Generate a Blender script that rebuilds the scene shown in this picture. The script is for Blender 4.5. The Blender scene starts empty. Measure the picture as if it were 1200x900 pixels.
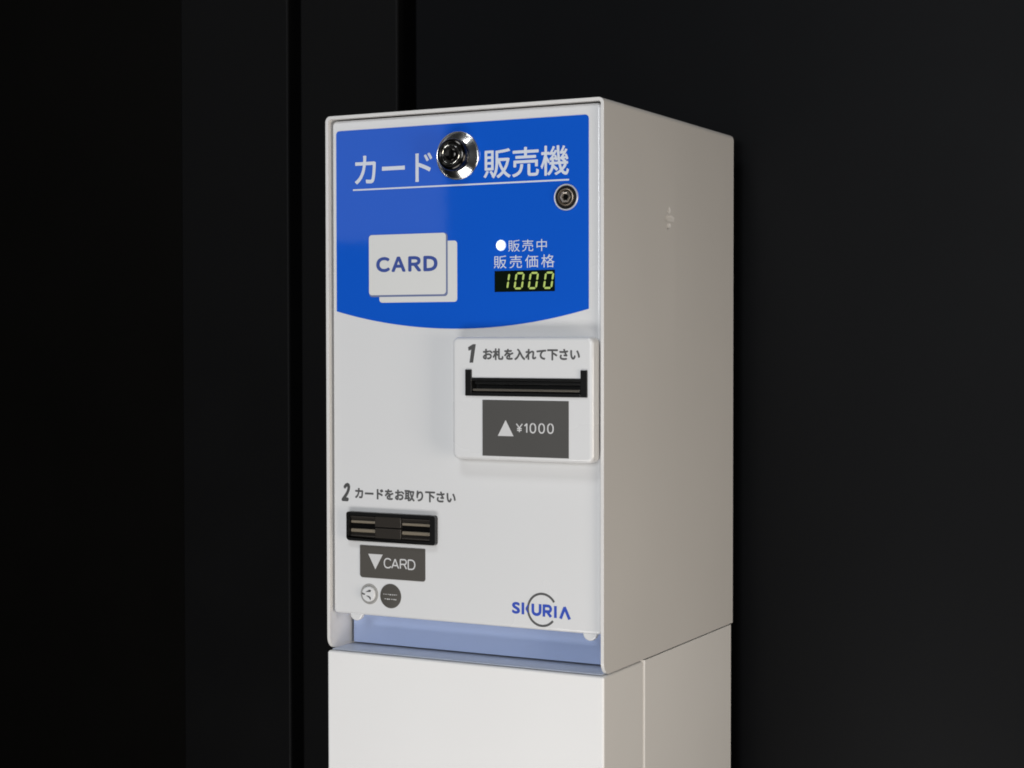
import bpy, bmesh, math, random
from mathutils import Vector, Matrix
random.seed(4)
sc = bpy.context.scene
C = sc.collection
R = math.radians
BASE = 0.95                       # height of the pedestal top above the floor (m)

# ------------------------------------------------------------------ camera
cd = bpy.data.cameras.new('camera'); cam = bpy.data.objects.new('camera', cd); C.objects.link(cam)
cd.sensor_width = 36.0; cd.lens = 60.79; cd.clip_start = 0.05; cd.clip_end = 60
yaw, pitch, roll = R(-27.6097), R(-1.4541), R(-0.0712)
f = Vector((math.sin(yaw)*math.cos(pitch), math.cos(yaw)*math.cos(pitch), math.sin(pitch)))
r_ = Vector((math.cos(yaw), -math.sin(yaw), 0)); u_ = r_.cross(f)
rr = math.cos(roll)*r_ + math.sin(roll)*u_; uu = -math.sin(roll)*r_ + math.cos(roll)*u_
m3 = Matrix((rr, uu, -f)).transposed()
cam.matrix_world = Matrix.Translation((0.7789, -1.1661, BASE + 0.2504)) @ m3.to_4x4()
sc.camera = cam

# ------------------------------------------------------------------ world, lamps, exposure
w = bpy.data.worlds.new('World'); sc.world = w; w.use_nodes = True
w.node_tree.nodes['Background'].inputs[0].default_value = (0.9, 0.95, 1.0, 1)
w.node_tree.nodes['Background'].inputs[1].default_value = 0.02

def area(name, loc, target, sx, sy, power, col):
    l = bpy.data.lights.new(name, 'AREA'); l.shape = 'RECTANGLE'; l.size = sx; l.size_y = sy
    l.energy = power; l.color = col
    o = bpy.data.objects.new(name, l); C.objects.link(o); o.location = loc
    o.rotation_euler = (Vector(target) - Vector(loc)).to_track_quat('-Z', 'Y').to_euler()
    return o
MID = (0.12, 0.0, BASE + 0.22)
area('front_softbox', (0.42, -1.62, BASE + 0.50), MID, 0.55, 0.40, 8.2, (0.94, 0.965, 1.0))
area('high_softbox', (0.12, -1.05, BASE + 1.55), MID, 0.50, 0.32, 6.4, (0.95, 0.97, 1.0))
area('low_softbox', (0.10, -1.00, BASE - 0.72), (0.12, 0, BASE - 0.05), 0.95, 0.35, 7.6, (1.0, 0.975, 0.95))
area('left_reflection_fill', (-1.0, -1.10, BASE + 0.84), (0.0, 0.0, BASE + 0.84), 0.85, 0.85, 1.35, (0.95, 0.97, 1.0))  # added unseen area light; stands for a pale surface mirrored in the blue panel
area('warm_side_lamp', (1.45, -0.42, BASE - 0.08), (0.25, 0.06, BASE + 0.1), 0.4, 0.8, 9.0, (1.0, 0.905, 0.79))
sc.view_settings.view_transform = 'Standard'; sc.view_settings.look = 'None'
sc.view_settings.exposure = 0.0; sc.view_settings.gamma = 1.0

# ------------------------------------------------------------------ materials
MATS = {}
def mat(name, col, rough=0.5, metal=0.0, spec=0.5, emit=None, estr=0.0, grain=0.0, gscale=900.0, var=0.0, coat=0.0):
    """procedural material: colour with faint mottling, fine grain relief"""
    m = bpy.data.materials.new(name); m.use_nodes = True; nt = m.node_tree
    b = nt.nodes['Principled BSDF']
    b.inputs['Base Color'].default_value = (*col, 1); b.inputs['Roughness'].default_value = rough
    b.inputs['Metallic'].default_value = metal; b.inputs['Specular IOR Level'].default_value = spec
    b.inputs['Coat Weight'].default_value = coat
    if emit:
        b.inputs['Emission Color'].default_value = (*emit, 1); b.inputs['Emission Strength'].default_value = estr
    tc = nt.nodes.new('ShaderNodeTexCoord')
    if var > 0:
        n = nt.nodes.new('ShaderNodeTexNoise'); n.inputs['Scale'].default_value = 9; n.inputs['Detail'].default_value = 5
        nt.links.new(tc.outputs['Object'], n.inputs['Vector'])
        mr = nt.nodes.new('ShaderNodeMapRange'); mr.inputs['To Min'].default_value = 1 - var; mr.inputs['To Max'].default_value = 1 + var
        nt.links.new(n.outputs['Fac'], mr.inputs['Value'])
        mx = nt.nodes.new('ShaderNodeVectorMath'); mx.operation = 'SCALE'; mx.inputs[0].default_value = col
        nt.links.new(mr.outputs['Result'], mx.inputs['Scale']); nt.links.new(mx.outputs['Vector'], b.inputs['Base Color'])
        mr2 = nt.nodes.new('ShaderNodeMapRange'); mr2.inputs['To Min'].default_value = rough*0.85; mr2.inputs['To Max'].default_value = min(1, rough*1.15)
        nt.links.new(n.outputs['Fac'], mr2.inputs['Value']); nt.links.new(mr2.outputs['Result'], b.inputs['Roughness'])
    if grain > 0:
        g = nt.nodes.new('ShaderNodeTexNoise'); g.inputs['Scale'].default_value = gscale; g.inputs['Detail'].default_value = 3
        nt.links.new(tc.outputs['Object'], g.inputs['Vector'])
        bp = nt.nodes.new('ShaderNodeBump'); bp.inputs['Strength'].default_value = grain; bp.inputs['Distance'].default_value = 0.0005
        nt.links.new(g.outputs['Fac'], bp.inputs['Height']); nt.links.new(bp.outputs['Normal'], b.inputs['Normal'])
    MATS[name] = m; return m

mat('hood_paint', (0.74, 0.73, 0.715), 0.42, coat=0.15, grain=0.10, gscale=700, var=0.02)
mat('door_paint', (0.76, 0.765, 0.77), 0.26, coat=0.6, grain=0.03, gscale=260, var=0.012)
mat('pedestal_paint', (0.85, 0.848, 0.842), 0.42, grain=0.10, gscale=700, var=0.02)
mat('bezel_plastic', (0.765, 0.77, 0.775), 0.28, coat=0.5, grain=0.05, gscale=1200, var=0.01)
mat('blue_film', (0.006, 0.103, 0.62), 0.05, spec=0.5, grain=0.015, gscale=120, var=0.03)
mat('tray_paint', (0.52, 0.57, 0.67), 0.42, grain=0.04, var=0.03)
mat('blue_plate', (0.50, 0.61, 0.90), 0.4, grain=0.04, var=0.03)
mat('white_ink', (0.70, 0.75, 0.84), 0.3, var=0.02)
mat('card_print', (0.74, 0.745, 0.73), 0.35, var=0.02)
mat('shade_ink', (0.16, 0.20, 0.36), 0.4)
mat('emblem_ink', (0.035, 0.085, 0.50), 0.35)
mat('blue_ink', (0.045, 0.085, 0.34), 0.35)
mat('dark_ink', (0.075, 0.075, 0.075), 0.5)
mat('grey_ink', (0.09, 0.09, 0.09), 0.5)
mat('grey_film', (0.088, 0.086, 0.082), 0.35, grain=0.02, var=0.06)
mat('warm_grey_film', (0.088, 0.082, 0.073), 0.35, grain=0.02, var=0.06)
mat('light_grey_ink', (0.66, 0.66, 0.66), 0.45)
mat('black_plastic', (0.008, 0.008, 0.008), 0.28, grain=0.05, var=0.1)
mat('black_void', (0.003, 0.003, 0.003), 0.6, spec=0.05)
mat('slot_plastic', (0.030, 0.026, 0.022), 0.30, spec=0.6, grain=0.04, var=0.1)
mat('slot_lip_plastic', (0.10, 0.09, 0.075), 0.25, spec=0.7)
mat('display_glass', (0.004, 0.008, 0.004), 0.10, spec=0.4)
mat('digit_glow', (0.1, 0.12, 0.02), 0.4, emit=(0.50, 0.65, 0.17), estr=0.72)
mat('lamp_glow', (0.9, 0.9, 0.9), 0.3, emit=(0.80, 0.93, 1.0), estr=3.0)
mat('lamp_halo_rim', (0.6, 0.7, 0.85), 0.3, emit=(0.45, 0.62, 1.0), estr=0.35)  # rim made to glow, imitating the bloom around the lit lens
mat('chrome', (0.82, 0.82, 0.80), 0.17, metal=1.0)
mat('steel', (0.60, 0.59, 0.57), 0.25, metal=1.0)
mat('black_chrome', (0.05, 0.048, 0.045), 0.16, metal=1.0)
mat('dimple_shade_paint', (0.34, 0.335, 0.32), 0.5)  # soft shading of the door dimple, put into a grey ring colour
mat('ridge_sheen_plastic', (0.21, 0.18, 0.135), 0.28, spec=0.6, var=0.1)  # inner ridges: reflected highlight put into a lighter, brassy base colour
mat('brass_hex', (0.52, 0.47, 0.42), 0.32, metal=0.9)
mat('washer', (0.62, 0.64, 0.72), 0.35, metal=0.3)
mat('bronze', (0.30, 0.25, 0.20), 0.38, metal=0.8)
mat('wall_paint', (0.0026, 0.0029, 0.0036), 0.5, spec=0.10, grain=0.05, gscale=300, var=0.12)
mat('left_panel_paint', (0.0049, 0.0049, 0.0051), 0.5, spec=0.10, grain=0.05, gscale=300, var=0.12)  # neutral left wall panels, made paler in place of more light from the left
mat('wall_recess_shade_paint', (0.0026, 0.0023, 0.0018), 0.5, spec=0.1, grain=0.05, gscale=300, var=0.12)  # shade of the set-back wall put into its darker base colour
mat('floor_vinyl', (0.02, 0.02, 0.021), 0.5, grain=0.1, gscale=90, var=0.1)

# ------------------------------------------------------------------ helpers (all sizes in mm, x right, y away from the viewer, z up)
K = 0.001
def obj(name, bm, m, parent=None, bevel=0.0, seg=2, smooth=True, angle=35):
    me = bpy.data.meshes.new(name); bm.normal_update(); bm.to_mesh(me); bm.free()
    o = bpy.data.objects.new(name, me); C.objects.link(o); me.materials.append(MATS[m])
    if parent: o.parent = parent
    if bevel:
        md = o.modifiers.new('bevel', 'BEVEL'); md.width = bevel*K; md.segments = seg
        md.limit_method = 'ANGLE'; md.angle_limit = R(angle); md.harden_normals = True
    if smooth:
        for p in me.polygons: p.use_smooth = True
        me.set_sharp_from_angle(angle=R(angle))
    return o
def prism(bm, pts, y0, y1):
    """polygon in the x-z plane (anticlockwise seen from the front) pushed from y0 (front) to y1 (back)"""
    a = [bm.verts.new((x*K, y0*K, z*K)) for x, z in pts]; b = [bm.verts.new((x*K, y1*K, z*K)) for x, z in pts]
    bm.faces.new(a); bm.faces.new(b[::-1]); n = len(pts)
    for i in range(n): bm.faces.new((a[i], b[i], b[(i+1) % n], a[(i+1) % n]))
    bmesh.ops.recalc_face_normals(bm, faces=bm.faces[:]); return bm
def rrect(x0, x1, z0, z1, r, n=6):
    """rounded rectangle; r is one radius or (bottom left, bottom right, top right, top left)"""
    rs = r if isinstance(r, (tuple, list)) else (r,)*4; out = []
    for (cx, cz, a0), q in zip(((x0, z0, 180), (x1, z0, 270), (x1, z1, 0), (x0, z1, 90)), rs):
        sx = 1 if cx == x0 else -1; sz = 1 if cz == z0 else -1
        if q <= 0: out.append((cx, cz)); continue
        for k in range(n+1):
            a = R(a0 + 90*k/n); out.append((cx + sx*q + q*math.cos(a), cz + sz*q + q*math.sin(a)))
    return out
def box(bm, x0, x1, y0, y1, z0, z1): return prism(bm, [(x0, z0), (x1, z0), (x1, z1), (x0, z1)], y0, y1)
def lathe(bm, cx, cz, y0, prof, n=48):
    """profile of (radius, height towards the viewer) turned about an axis square to the front"""
    rings = []
    for r, h in prof:
        if r < 1e-6: rings.append([bm.verts.new((cx*K, (y0-h)*K, cz*K))])
        else: rings.append([bm.verts.new(((cx + r*math.cos(2*math.pi*k/n))*K, (y0-h)*K, (cz + r*math.sin(2*math.pi*k/n))*K)) for k in range(n)])
    for A, B in zip(rings, rings[1:]):
        for k in range(n):
            q = (k+1) % n
            if len(A) == 1: bm.faces.new((A[0], B[k], B[q]))
            elif len(B) == 1: bm.faces.new((A[k], A[q], B[0]))
            else: bm.faces.new((A[k], A[q], B[q], B[k]))
    bmesh.ops.recalc_face_normals(bm, faces=bm.faces[:]); return bm
def text(name, s, x0, x1, z0, z1, y, m, parent, thick=0.0, space=1.0, slant=0.0):
    """lettering printed on a front surface: its ink fills x0..x1, z0..z1; thick (mm) widens the strokes"""
    cu = bpy.data.curves.new('t', 'FONT'); cu.body = s; cu.size = 1.0; cu.space_character = space; cu.resolution_u = 5
    t = bpy.data.objects.new('t', cu); C.objects.link(t)
    bpy.context.view_layer.update()
    src = bpy.data.meshes.new_from_object(t.evaluated_get(bpy.context.evaluated_depsgraph_get()))
    bpy.data.objects.remove(t); bpy.data.curves.remove(cu)
    vx = [v.co.x for v in src.vertices]; vy = [v.co.y for v in src.vertices]
    ax, bx, ay, by = min(vx), max(vx), min(vy), max(vy); h = thick/2
    V, F = [], []
    sh = [(0, 0)] if thick == 0 else [(h*math.cos(a), h*math.sin(a)) for a in (math.pi*k/4 for k in range(8))]
    for i, (dx, dz) in enumerate(sh):
        n0 = len(V)
        for v in src.vertices:
            V.append(((x0+h + (v.co.x-ax)/(bx-ax)*(x1-x0-thick) + dx + slant*(v.co.y-ay)/(by-ay)*(z1-z0))*K, (y-0.008*i)*K, (z0+h + (v.co.y-ay)/(by-ay)*(z1-z0-thick) + dz)*K))
        F += [[n0+k for k in p.vertices] for p in src.polygons]
    bpy.data.meshes.remove(src)
    me = bpy.data.meshes.new(name); me.from_pydata(V, [], F); me.materials.append(MATS[m])
    o = bpy.data.objects.new(name, me); C.objects.link(o); o.parent = parent; return o
def glyphs(name, s, x0, x1, z0, z1, y, m, parent, wd, gap=0.22, slant=0.0):
    """plain drawn sans letters and figures of even stroke width wd (mm)"""
    G = {'C': (1.0, [[(0.5+0.5*math.copysign(abs(math.cos(R(a)))**0.85, math.cos(R(a))), 0.5+0.5*math.copysign(abs(math.sin(R(a)))**0.85, math.sin(R(a)))) for a in range(36, 325, 9)]]),
         'A': (0.95, [[(0, 0), (0.5, 1)], [(0.5, 1), (1, 0)], [(0.2, 0.30), (0.8, 0.30)]]),
         'R': (0.85, [[(0, 0), (0, 1)], [(0, 1), (0.62, 1)] + [(0.66+0.32*math.sin(R(a)), 0.74+0.26*math.cos(R(a))) for a in range(12, 175, 18)] + [(0.62, 0.48), (0, 0.48)], [(0.62, 0.48), (1, 0)]]),
         'D': (0.92, [[(0, 0), (0, 1)], [(0, 1), (0.48, 1)] + [(0.5+0.5*math.sin(R(a)), 0.5+0.5*math.cos(R(a))) for a in range(8, 178, 12)] + [(0.48, 0), (0, 0)]]),
         '0': (0.62, [[(0.5+0.5*math.sin(R(a)), 0.5+0.5*math.copysign(abs(math.cos(R(a)))**0.75, math.cos(R(a)))) for a in range(0, 371, 10)]]),
         '1': (0.22, [[(1, 0), (1, 1)], [(1, 0.97), (-0.2, 0.72)]]),
         '2': (0.62, [[(0.03, 0.70)] + [(0.5-0.47*math.cos(R(a)), 0.72+0.28*math.sin(R(a))) for a in range(15, 200, 15)] + [(0.82, 0.48), (0.06, 0.05)], [(0, 0.0), (1, 0.0)]]),
         'Y': (0.70, [[(0, 1), (0.5, 0.52)], [(1, 1), (0.5, 0.52)], [(0.5, 0.55), (0.5, 0)], [(0.12, 0.44), (0.88, 0.44)], [(0.12, 0.22), (0.88, 0.22)]])}
    nc = s.count('C'); tot = sum(G[c][0] for c in s) + gap*(len(s)-1) - 0.16*nc; h = z1-z0-wd
    X = x0+wd/2; u = (x1-x0-wd*(len(s)-0.25*nc))/tot; b = bmesh.new(); i = 0
    for c in s:
        gw, st = G[c]
        for q in st:
            stroke(b, [(X + px*gw*u + slant*(pz*h), z0+wd/2+pz*h) for px, pz in q], wd, y-0.012*(i % 5), y+0.03); i += 1
        X += gw*u + gap*u + wd - (0.16*u + wd*0.25 if c == 'C' else 0)
    return obj(name, b, m, parent, smooth=False)
def stroke(bm, pts, wd, y0, y1):
    """a bent bar of even width along a polyline in the front plane"""
    L, Rr = [], []
    for i, p in enumerate(pts):
        a = Vector(pts[max(i-1, 0)]); b = Vector(pts[min(i+1, len(pts)-1)]); d = (b-a).normalized(); n = Vector((-d.y, d.x))
        sc_ = 1.0
        if 0 < i < len(pts)-1:
            d1 = (Vector(p)-a).normalized(); sc_ = 1/max(0.5, abs(d1.dot(d)))
        L.append((p[0]+n.x*wd/2*sc_, p[1]+n.y*wd/2*sc_)); Rr.append((p[0]-n.x*wd/2*sc_, p[1]-n.y*wd/2*sc_))
    prism(bm, Rr + L[::-1], y0, y1); return bm
def carve(o, bm, m):
    """cut a shape out of an object and bake its modifiers"""
    cut = obj('cutter', bm, 'black_void', smooth=False)
    md = o.modifiers.new('cut', 'BOOLEAN'); md.object = cut; md.operation = 'DIFFERENCE'; md.solver = 'EXACT'
    bpy.context.view_layer.update()
    me = bpy.data.meshes.new_from_object(o.evaluated_get(bpy.context.evaluated_depsgraph_get()))
    o.modifiers.clear(); o.data = me; me.name = o.name; bpy.data.objects.remove(cut)
    me.materials.clear(); me.materials.append(MATS[m])
    for p in me.polygons: p.material_index = 0
def empty(name, loc, label, cat):
    e = bpy.data.objects.new(name, None); C.objects.link(e); e.location = loc; e.empty_display_size = 0.1
    e['label'] = label; e['category'] = cat; return e
def new(): return bmesh.new()
W, D, H = 245.8, 273.7, 430.0

# ------------------------------------------------------------------ setting: floor and black panelled wall
fl = new(); box(fl, -3000, 3000, -3000, 420, -40, 0); o = obj('floor', fl, 'floor_vinyl'); o['kind'] = 'structure'
o['label'] = 'dark floor under the pedestal'
WY = 300.0                                              # front of the wall panels
bw = new(); box(bw, -3000, 3000, WY+90, WY+130, 0, 2800); wall = obj('back_wall', bw, 'wall_recess_shade_paint'); wall['kind'] = 'structure'
wall['label'] = 'black wall of tall flat panels behind the machine'
for x0, x1, dy, th in ((-384, -245.5, 0, 90), (-231.5, -114.5, 0, 90), (-95.5, 3000, 0, 90)):
    b = new(); box(b, x0, x1, WY+dy, WY+th-0.5, 0.5, 2800); obj('wall_panel', b, 'wall_paint' if x1 > 0 else 'left_panel_paint', wall, bevel=3, seg=3)
for x0, x1 in ((-245.5, -231.5), (-114.5, -95.5)):
    b = new(); box(b, x0+0.3, x1-0.3, WY+35, WY+89, 0.5, 2800); obj('wall_groove', b, 'black_void', wall)

# ------------------------------------------------------------------ pedestal
ped = empty('pedestal', (0, 0, 0), 'white painted metal pedestal with plain front under the machine', 'pedestal')
PT = BASE/K - 0.0
b = new(); prism(b, [(0, 0), (W, 0), (W, PT-0.5), (0, PT-0.5)], 0, 74.5); obj('front_cover', b, 'pedestal_paint', ped, bevel=1.8, seg=3)
b = new()
pl = [(0.4, 77.6), (3.2, 74.8), (W-3.1, 74.8), (W-0.1, 77.8), (W-0.1, 269.4), (0.4, 269.4)]       # plan: chamfered front corners
lo = [b.verts.new((x*K, y*K, 0)) for x, y in pl]; hi = [b.verts.new((x*K, y*K, (PT-0.5)*K)) for x, y in pl]
b.faces.new(lo[::-1]); b.faces.new(hi)
for i in range(6): b.faces.new((lo[i], lo[(i+1) % 6], hi[(i+1) % 6], hi[i]))
bmesh.ops.recalc_face_normals(b, faces=b.faces[:]); obj('rear_body', b, 'pedestal_paint', ped)
b = new(); box(b, 8, W-8, 10, 262, PT-0.5, PT); obj('top_pad', b, 'black_plastic', ped)

# ------------------------------------------------------------------ machine
M = empty('card_vending_machine', (0, 0, BASE), 'white card vending machine with blue upper panel and lock, standing on the pedestal', 'vending machine')
# hood: one bent sheet over the left side, top and right side; front lower corners of the sides rounded
def hood():
    b = new(); T = 2.6; ro, RB = 4.5, 10.0; ZB = 0.5
    def path(off, r):
        x0, x1, z1 = off, W-off, H-off; p = [(x0, None)]
        for k in range(7): a = R(180-90*k/6); p.append((x0+r+r*math.cos(a), z1-r+r*math.sin(a)))
        for k in range(7): a = R(90-90*k/6); p.append((x1-r+r*math.cos(a), z1-r+r*math.sin(a)))
        p.append((x1, None)); return p
    ou, inn = path(0, ro), path(T, ro-T+0.3)
    ys = [0] + [RB*(1-math.cos(R(90*k/8))) for k in range(1, 9)] + [60, 140, 210, D]
    rows = []
    for y in ys:
        zb = ZB + (RB - math.sqrt(max(0, RB*RB-(RB-y)**2)) if y < RB else 0)
        rows.append(([b.verts.new((x*K, y*K, (zb if z is None else z)*K)) for x, z in ou],
                     [b.verts.new((x*K, y*K, (zb if z is None else z)*K)) for x, z in inn]))
    n = len(ou)
    for (o0, i0), (o1, i1) in zip(rows, rows[1:]):
        for k in range(n-1):
            b.faces.new((o0[k], o1[k], o1[k+1], o0[k+1])); b.faces.new((i0[k], i0[k+1], i1[k+1], i1[k]))
        for k in (0, n-1): b.faces.new((o0[k], i0[k], i1[k], o1[k]))
    for o_, i_ in (rows[0], rows[-1]):
        for k in range(n-1): b.faces.new((o_[k], o_[k+1], i_[k+1], i_[k]))
    bmesh.ops.recalc_face_normals(b, faces=b.faces[:]); return b
hd = obj('hood', hood(), 'hood_paint', None, bevel=0.9, seg=3, angle=50)
b = new()                                               # three small pressed recesses on the right side
def sideprism(b, pts, h):
    yl = min(y for y, z in pts); zl = min(z for y, z in pts)      # far wall slopes up to the surface
    c = [b.verts.new(((W-h)*K, (yl+(y-yl)*0.45)*K, (zl+(z-zl)*0.8)*K)) for y, z in pts]
    a = [b.verts.new(((W+2)*K, (yl+(y-yl)*(1+0.55*2/h))*K, (zl+(z-zl)*(1+0.2*2/h))*K)) for y, z in pts]
    b.faces.new(a); b.faces.new(c[::-1]); n = len(pts)
    for i in range(n): b.faces.new((a[i], c[i], c[(i+1) % n], a[(i+1) % n]))
    bmesh.ops.recalc_face_normals(b, faces=b.faces[:])
sideprism(b, [(120.5, 352.2), (128.5, 352.2), (128.5, 356.0), (125.5, 357.6)], 2.0)
sideprism(b, [(115.0, 346.0), (120.0, 345.4), (136.0, 345.4), (137.0, 348.6), (131.0, 350.6), (119.0, 350.6)], 2.0)
sideprism(b, [(121.0, 340.0), (124.0, 338.2), (129.0, 341.0), (129.0, 344.0), (121.5, 344.0)], 2.0)
carve(hd, b, 'hood_paint'); hd.parent = M
b = new(); box(b, 2.7, W-2.7, D-3, D-0.4, 1, H-2.8); obj('back_panel', b, 'hood_paint', M)
b = new(); box(b, 3.0, W-3.0, 3.0, D-4, 0, 0.9); obj('base_plate', b, 'tray_paint', M, bevel=0.3)
b = new(); box(b, 5.4, W-5.4, 31.4, 34, 2.3, 120); obj('recess_plate', b, 'blue_plate', M)
DX0, DX1, DZ0, DZ1, DY = 4.2, W-3.7, 30.0, 426.4, 3.0
b = new(); prism(b, rrect(DX0, DX1, DZ0, DZ1, (3.5, 3.5, 4, 4)), DY, 24); door = obj('front_door', b, 'door_paint', M, bevel=2.6, seg=5)
for cx in (25.4, 232.6):
    b = new(); prism(b, [(cx+5.8*math.cos(R(180+180*k/14)), 30.8+5.8*math.sin(R(180+180*k/14))) for k in range(15)], DY+0.4, 8)
    obj('latch_tab', b, 'door_paint', door, bevel=1.4, seg=3)

# blue header film with a bowed lower edge
BY = DY-0.35
top = rrect(8.6, 232.2, 273.7, 418.0, (0, 0, 3, 3)); pts = []
x0, x1, zc, sag = 8.6, 232.2, 273.7, 14.4; hw = (x1-x0)/2; rad = (hw*hw+sag*sag)/(2*sag)
arc = []
for k in range(41):
    t = -1+2*k/40; x = (x0+x1)/2+t*hw; arc.append((x, zc-sag+rad-math.sqrt(rad*rad-(t*hw)**2)))
b = new(); prism(b, arc + top[2:], BY, DY+0.4); blue = obj('blue_panel', b, 'blue_film', M, smooth=False)
TY = BY-0.12
text('lettering', 'カード', 26.3, 97.9, 374.3, 397.2, TY, 'white_ink', blue, thick=0.7)
text('lettering', '販売機', 143.3, 216.0, 374.0, 396.6, TY, 'white_ink', blue, thick=0.6)
b = new(); box(b, 24.5, 216, TY, TY+0.1, 369.7, 370.9); obj('underline', b, 'white_ink', blue, smooth=False)

# card pictogram
b = new(); prism(b, rrect(49.0, 119.9, 280.2, 327.6, 2.6), TY, TY+0.1); obj('rear_card_print', b, 'card_print', blue, smooth=False)
b = new(); prism(b, rrect(39.6, 111.5, 284.7, 333.8, 2.8), TY-0.1, TY-0.02); obj('card_shadow_print', b, 'shade_ink', blue, smooth=False)
b = new(); prism(b, rrect(39.5, 110.0, 286.2, 333.9, 2.6), TY-0.25, TY-0.12); obj('front_card_print', b, 'card_print', blue, smooth=False)
for ch, x0, x1 in (('Ｃ', 46.4, 59.2), ('Ａ', 60.6, 73.6), ('Ｒ', 76.0, 87.8), ('Ｄ', 89.8, 102.6)):
    text('lettering', ch, x0, x1, 304.3, 316.3, TY-0.4, 'blue_ink', blue, thick=1.35)

# lamp, small lettering, price display
b = new(); lathe(b, 158.4, 322.8, BY, [(4.3, 0), (4.3, 0.4), (3.9, 0.8), (3.3, 0.7)]); lp = obj('indicator_lamp', b, 'lamp_halo_rim', M)
b = new(); lathe(b, 158.4, 322.8, BY, [(3.35, 0.6), (3.1, 1.3), (2.2, 1.9), (0, 2.2)]); obj('lamp_lens', b, 'lamp_glow', lp)
text('lettering', '販売中', 164.6, 197.4, 317.6, 326.6, TY, 'white_ink', blue, space=1.22)
text('lettering', '販売価格', 152.1, 203.9, 305.1, 315.0, TY, 'white_ink', blue, space=1.30)
b = new(); box(b, 152.8, 204.2, BY-0.2, BY+0.3, 287.2, 303.3); disp = obj('price_display', b, 'display_glass', M, smooth=False)
def segs(b, x0, x1, z0, z1, which, sl=0.16, t=1.45):
    zm = (z0+z1)/2; g = 0.35; y = BY-0.34
    def P(x, z): return (x+(z-z0)*sl, z)
    H_ = lambda z: [(x0+g, z), (x0+g+t/2, z-t/2), (x1-g-t/2, z-t/2), (x1-g, z), (x1-g-t/2, z+t/2), (x0+g+t/2, z+t/2)]
    V_ = lambda x, a, c: [(x, a+g), (x+t/2, a+g+t/2), (x+t/2, c-g-t/2), (x, c-g), (x-t/2, c-g-t/2), (x-t/2, a+g+t/2)]
    S = {'a': H_(z1), 'd': H_(z0), 'g': H_(zm), 'b': V_(x1, zm, z1), 'c': V_(x1, z0, zm), 'f': V_(x0, zm, z1), 'e': V_(x0, z0, zm)}
    for k in which: prism(b, [P(*q) for q in S[k]], y, y+0.12)
for x0, x1, wh in ((157.0, 163.8, 'bc'), (170.0, 176.2, 'abcdef'), (182.1, 188.3, 'abcdef'), (195.0, 201.2, 'abcdef')):
    b = new(); segs(b, x0, x1, 289.7, 301.2, wh); obj('digit', b, 'digit_glow', disp, smooth=False)

# big chrome lock: shallow domed collar, dark barrel standing out of it
LX, LZ = 120.9, 392.9
b = new(); lathe(b, LX, LZ, BY, [(18.9, 0), (18.9, 1.0), (18.4, 1.7), (17.8, 1.7), (17.5, 1.4), (16.4, 2.12), (15.0, 3.02), (13.6, 3.89), (12.2, 4.75), (10.4, 5.83)], 72)
lk = obj('cylinder_lock', b, 'chrome', M, angle=60)
b = new(); lathe(b, LX, LZ, BY, [(12.6, 4.3), (12.5, 9.4), (12.1, 10.8), (11.2, 11.7), (9.8, 12.2), (8.8, 12.2), (8.5, 11.9), (8.4, 11.2), (0, 11.2)], 64); obj('lock_barrel', b, 'black_chrome', lk, angle=50)
b = new(); lathe(b, LX, LZ, BY, [(7.9, 11.0), (7.8, 12.1), (7.3, 12.4), (6.8, 12.1), (6.7, 11.1)], 64); obj('lock_ring', b, 'chrome', lk, angle=60)
b = new(); lathe(b, LX, LZ, BY, [(4.6, 11.1), (4.6, 12.2), (4.1, 12.5), (0, 12.5)]); obj('lock_core', b, 'black_chrome', lk)
b = new(); box(b, LX-0.9, LX+0.9, BY-12.75, BY-12.4, LZ-3.0, LZ+3.0); obj('keyhole', b, 'black_void', lk, smooth=False)

# small socket below the title
b = new(); lathe(b, 213.8, 357.3, BY, [(10.0, 0), (10.0, 0.9), (9.6, 1.3), (9.0, 1.2), (8.8, 0.5)]); sk = obj('socket', b, 'washer', M)
b = new(); lathe(b, 213.8, 357.3, BY, [(8.9, 0.6), (8.0, 0.8), (6.9, 0.5), (0, 0.4)]); obj('socket_ring', b, 'black_plastic', sk)
b = new(); lathe(b, 213.8, 357.3, BY, [(6.6, 0.5), (6.4, 1.8), (5.8, 2.0), (5.2, 1.2), (4.9, 0.5)]); obj('socket_collar', b, 'bronze', sk)
b = new(); lathe(b, 213.8, 357.3, BY, [(4.7, 0.5), (4.6, 2.4), (4.0, 2.8), (2.9, 2.3), (2.3, 1.0)], 6); obj('hex_insert', b, 'brass_hex', sk, angle=20)
b = new(); lathe(b, 213.8, 357.3, BY, [(2.6, 1.05), (0, 0.9)]); obj('socket_hole', b, 'black_void', sk)

# bill acceptor: proud white bezel with a real slot cut through
ZY = -9.5
b = new(); prism(b, rrect(121.8, 241.6, 159.0, 252.8, 5.0), ZY, DY+0.5); bez = obj('bill_bezel', b, 'bezel_plastic', None, bevel=3.2, seg=6)
b = new(); box(b, 136.5, 234.5, ZY-5, -1.5, 209.5, 220.5); carve(bez, b, 'bezel_plastic')
bez.parent = M
b = new()                                               # black mouth: side horns, sill, back, sloped ceiling
box(b, 134.0, 139.5, ZY-1.2, -1.8, 207.9, 228.0); box(b, 231.5, 237.0, ZY-1.2, -1.8, 207.9, 228.0)
box(b, 139.5, 231.5, ZY-1.4, -1.8, 207.9, 210.6)
box(b, 139.5, 231.5, ZY-0.8, -1.8, 219.6, 221.8)
box(b, 139.5, 231.5, -3.0, -1.8, 210.6, 219.6)
mouth = obj('bill_slot', b, 'black_plastic', bez, bevel=0.35)
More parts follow.
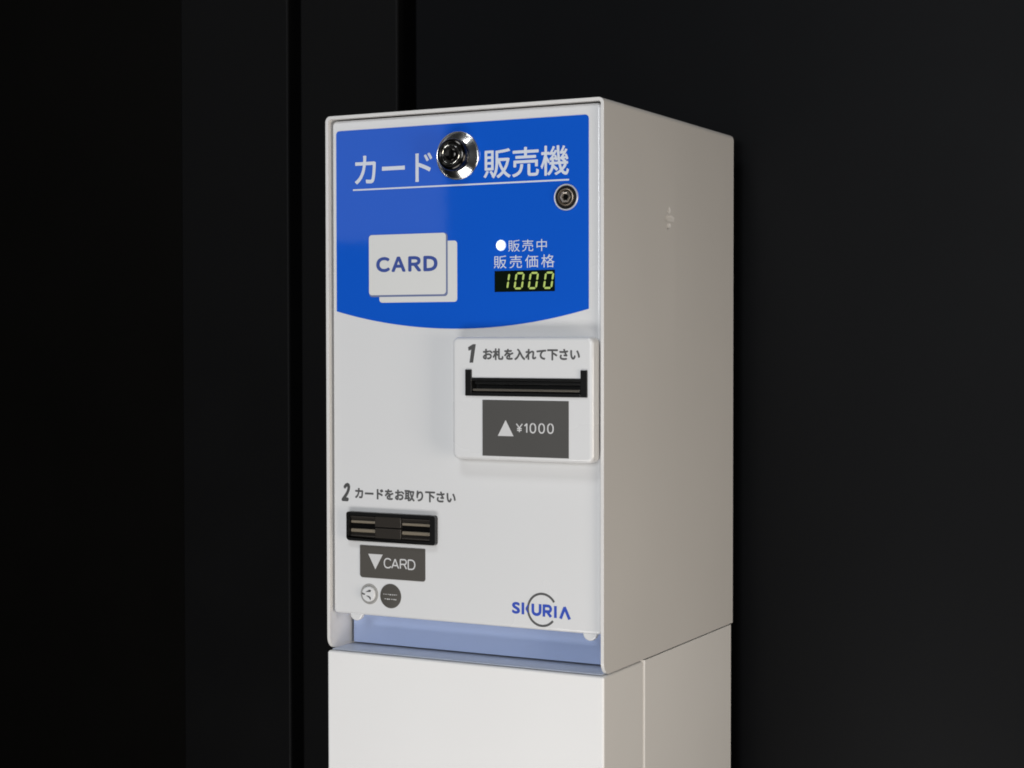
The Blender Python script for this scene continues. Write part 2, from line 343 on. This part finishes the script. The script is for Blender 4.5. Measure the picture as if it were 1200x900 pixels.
b = new(); prism(b, [(140.2, 211.6), (230.8, 211.6), (230.8, 213.5), (140.2, 213.5)], ZY-0.7, -3.2); obj('slot_lip', b, 'slot_lip_plastic', bez, bevel=0.7, seg=3)
b = new(); box(b, 140.2, 230.8, ZY+2.2, -3.2, 216.6, 219.4); obj('slot_flap', b, 'black_plastic', bez, bevel=0.6)
b = new(); box(b, 148.7, 221.6, ZY-0.3, ZY+0.2, 162.4, 205.0); obj('price_label', b, 'grey_film', bez, smooth=False)
LY = ZY-0.42
b = new(); prism(b, [(162.0, 177.8), (175.4, 177.8), (168.7, 190.0)], LY, LY+0.1); obj('up_arrow', b, 'light_grey_ink', bez, smooth=False)
glyphs('lettering', 'Y', 177.4, 183.4, 180.6, 187.8, LY, 'light_grey_ink', bez, 0.9)
glyphs('lettering', '1000', 184.6, 209.3, 180.3, 188.2, LY, 'light_grey_ink', bez, 1.05, 0.26)
b = new(); prism(b, [(137.4, 233.2), (140.5, 233.2), (142.9, 247.3), (140.4, 247.3), (136.2, 245.0), (136.6, 242.3), (138.9, 243.2)], ZY-0.12, ZY-0.02); obj('step_number', b, 'dark_ink', bez, smooth=False)
text('lettering', 'お札を入れて下さい', 149.0, 230.8, 235.2, 244.2, ZY-0.1, 'grey_ink', bez, thick=0.75)

# card outlet
PY = DY-0.12
text('step_number', '２', 12.2, 19.0, 120.9, 135.8, PY, 'dark_ink', door, thick=1.7, slant=0.17)
text('lettering', 'カードをお取り下さい', 25.2, 118.0, 123.3, 132.2, PY, 'grey_ink', door, thick=0.75)
b = new()
prism(b, rrect(19.4, 101.8, 90.0, 113.3, (3.5, 2.2, 2.2, 2.2)), DY-0.9, DY+0.5)
outlet = obj('card_slot', b, 'slot_plastic', M, bevel=0.5)
b = new()                                               # rim of the outlet
prism(b, rrect(19.5, 101.7, 110.6, 113.2, (0, 0, 2, 2)), DY-4.4, DY-0.8); prism(b, rrect(19.5, 101.7, 90.1, 92.6, (3, 2, 0, 0)), DY-4.4, DY-0.8)
box(b, 19.5, 22.2, DY-4.4, DY-0.8, 92.6, 110.6); box(b, 97.0, 101.7, DY-4.4, DY-0.8, 92.6, 110.6)
obj('slot_rim', b, 'black_plastic', outlet, bevel=0.6)
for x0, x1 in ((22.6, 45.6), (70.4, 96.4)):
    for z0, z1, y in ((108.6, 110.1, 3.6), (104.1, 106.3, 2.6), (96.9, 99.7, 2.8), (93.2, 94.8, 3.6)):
        b = new(); box(b, x0, x1, DY-y, DY-0.8, z0, z1); obj('slot_ridge', b, 'ridge_sheen_plastic' if y < 3 else 'slot_plastic', outlet, bevel=0.9, seg=3)
b = new(); box(b, 46.0, 70.0, DY-3.6, DY-0.8, 101.9, 110.4); obj('slot_block', b, 'slot_plastic', outlet, bevel=0.5)
b = new(); box(b, 46.0, 70.0, DY-3.6, DY-0.8, 92.8, 101.1); obj('slot_block', b, 'slot_plastic', outlet, bevel=0.5)
b = new(); box(b, 22.2, 45.8, DY-1.05, DY-0.85, 99.9, 103.9); box(b, 45.8, 70.2, DY-1.05, DY-0.85, 100.9, 102.1); box(b, 70.2, 96.9, DY-1.05, DY-0.85, 99.9, 103.9); obj('slot_opening', b, 'black_void', outlet, smooth=False)
b = new(); prism(b, rrect(29.9, 90.5, 60.6, 86.4, (2.6, 2.2, 0.6, 0.6)), DY-0.5, DY+0.2); lab = obj('card_label', b, 'warm_grey_film', M, smooth=False)
b = new(); prism(b, [(37.9, 79.8), (44.5, 67.7), (51.4, 79.8)], DY-0.7, DY-0.55); obj('down_arrow', b, 'light_grey_ink', lab, smooth=False)
glyphs('lettering', 'CARD', 52.4, 81.7, 69.1, 77.4, DY-0.65, 'light_grey_ink', lab, 1.05, 0.1)

# return button and round sticker
b = new(); lathe(b, 38.6, 47.5, DY, [(8.2, 0), (8.2, 0.3), (7.6, 0.6), (6.8, 0.5), (6.3, 0.15)]); bt = obj('return_button', b, 'dimple_shade_paint', M)
b = new(); lathe(b, 38.6, 47.5, DY, [(6.2, 0.1), (6.1, 1.6), (5.4, 2.3), (0, 2.6)]); obj('button_cap', b, 'bezel_plastic', bt)
for pts in ([(36.6, 49.3), (41.0, 49.6), (41.6, 51.0), (40.0, 51.2)], [(37.0, 46.4), (39.4, 45.2), (41.2, 43.2), (41.4, 44.8), (39.6, 46.3)], [(33.0, 47.3), (35.6, 46.9), (36.3, 47.6), (33.2, 48.6)]):
    b = new(); prism(b, pts, DY-2.85, DY-2.3); obj('button_mark', b, 'grey_ink', bt, smooth=False)
b = new(); lathe(b, 58.5, 47.1, DY, [(9.7, 0), (9.7, 0.35), (9.5, 0.4), (0, 0.4)]); st = obj('round_sticker', b, 'warm_grey_film', M, angle=20)
b = new()
for z, xs in ((48.6, (-6.6, -4.7, -2.6, -0.8, 1.5, 3.3, 5.0)), (44.9, (-5.6, -3.4, -1.6, 0.6, 2.6, 4.4))):
    for x in xs:
        hgt = random.uniform(0.7, 1.6); box(b, 58.5+x, 58.5+x+random.uniform(0.9, 1.5), DY-0.52, DY-0.42, z-hgt/2, z-hgt/2+hgt*0.55)
obj('sticker_print', b, 'light_grey_ink', st, smooth=False)

# maker's emblem: blue letters across an open grey ring
b = new(); stroke(b, [(193.0+12.0*math.cos(R(a)), 45.7+12.2*math.sin(R(a))) for a in range(32, 325, 6)], 1.7, PY-0.05, PY+0.05)
obj('emblem_ring', b, 'grey_ink', door, smooth=False)
text('emblem_letter', 'S', 167.3, 174.2, 41.2, 50.2, PY, 'emblem_ink', door, thick=1.0)
def letter(strokes, wd=2.2):
    b = new()
    for i, s in enumerate(strokes): stroke(b, s, wd, PY-0.08-0.03*i, PY+0.02)
    obj('emblem_letter', b, 'emblem_ink', door, smooth=False)
letter([[(176.7, 41.2), (176.7, 50.2)]])
letter([[(179.4, 45.7), (180.2, 46.9), (181.1, 48.6)], [(179.4, 45.7), (180.2, 44.5), (181.1, 42.8)]], 1.2)
letter([[(185.2, 49.9), (185.2, 44.6)] + [(188.3-3.1*math.cos(R(a)), 44.4-2.6*math.sin(R(a))) for a in range(15, 166, 15)] + [(191.4, 44.6), (191.4, 49.9)]])
letter([[(194.6, 40.7), (194.6, 49.7)], [(194.0, 49.0), (198.2, 49.0)] + [(198.2+2.2*math.sin(R(a)), 46.8+2.2*math.cos(R(a))) for a in range(20, 170, 20)] + [(198.0, 44.7), (195.0, 44.7)], [(197.2, 44.8), (200.6, 40.8)]], 2.1)
letter([[(204.3, 40.4), (204.3, 49.4)]])
letter([[(208.6, 40.2), (212.2, 49.0)], [(211.9, 49.2), (216.2, 40.1)]], 2.3)

sc.cycles.filter_width = 1.8
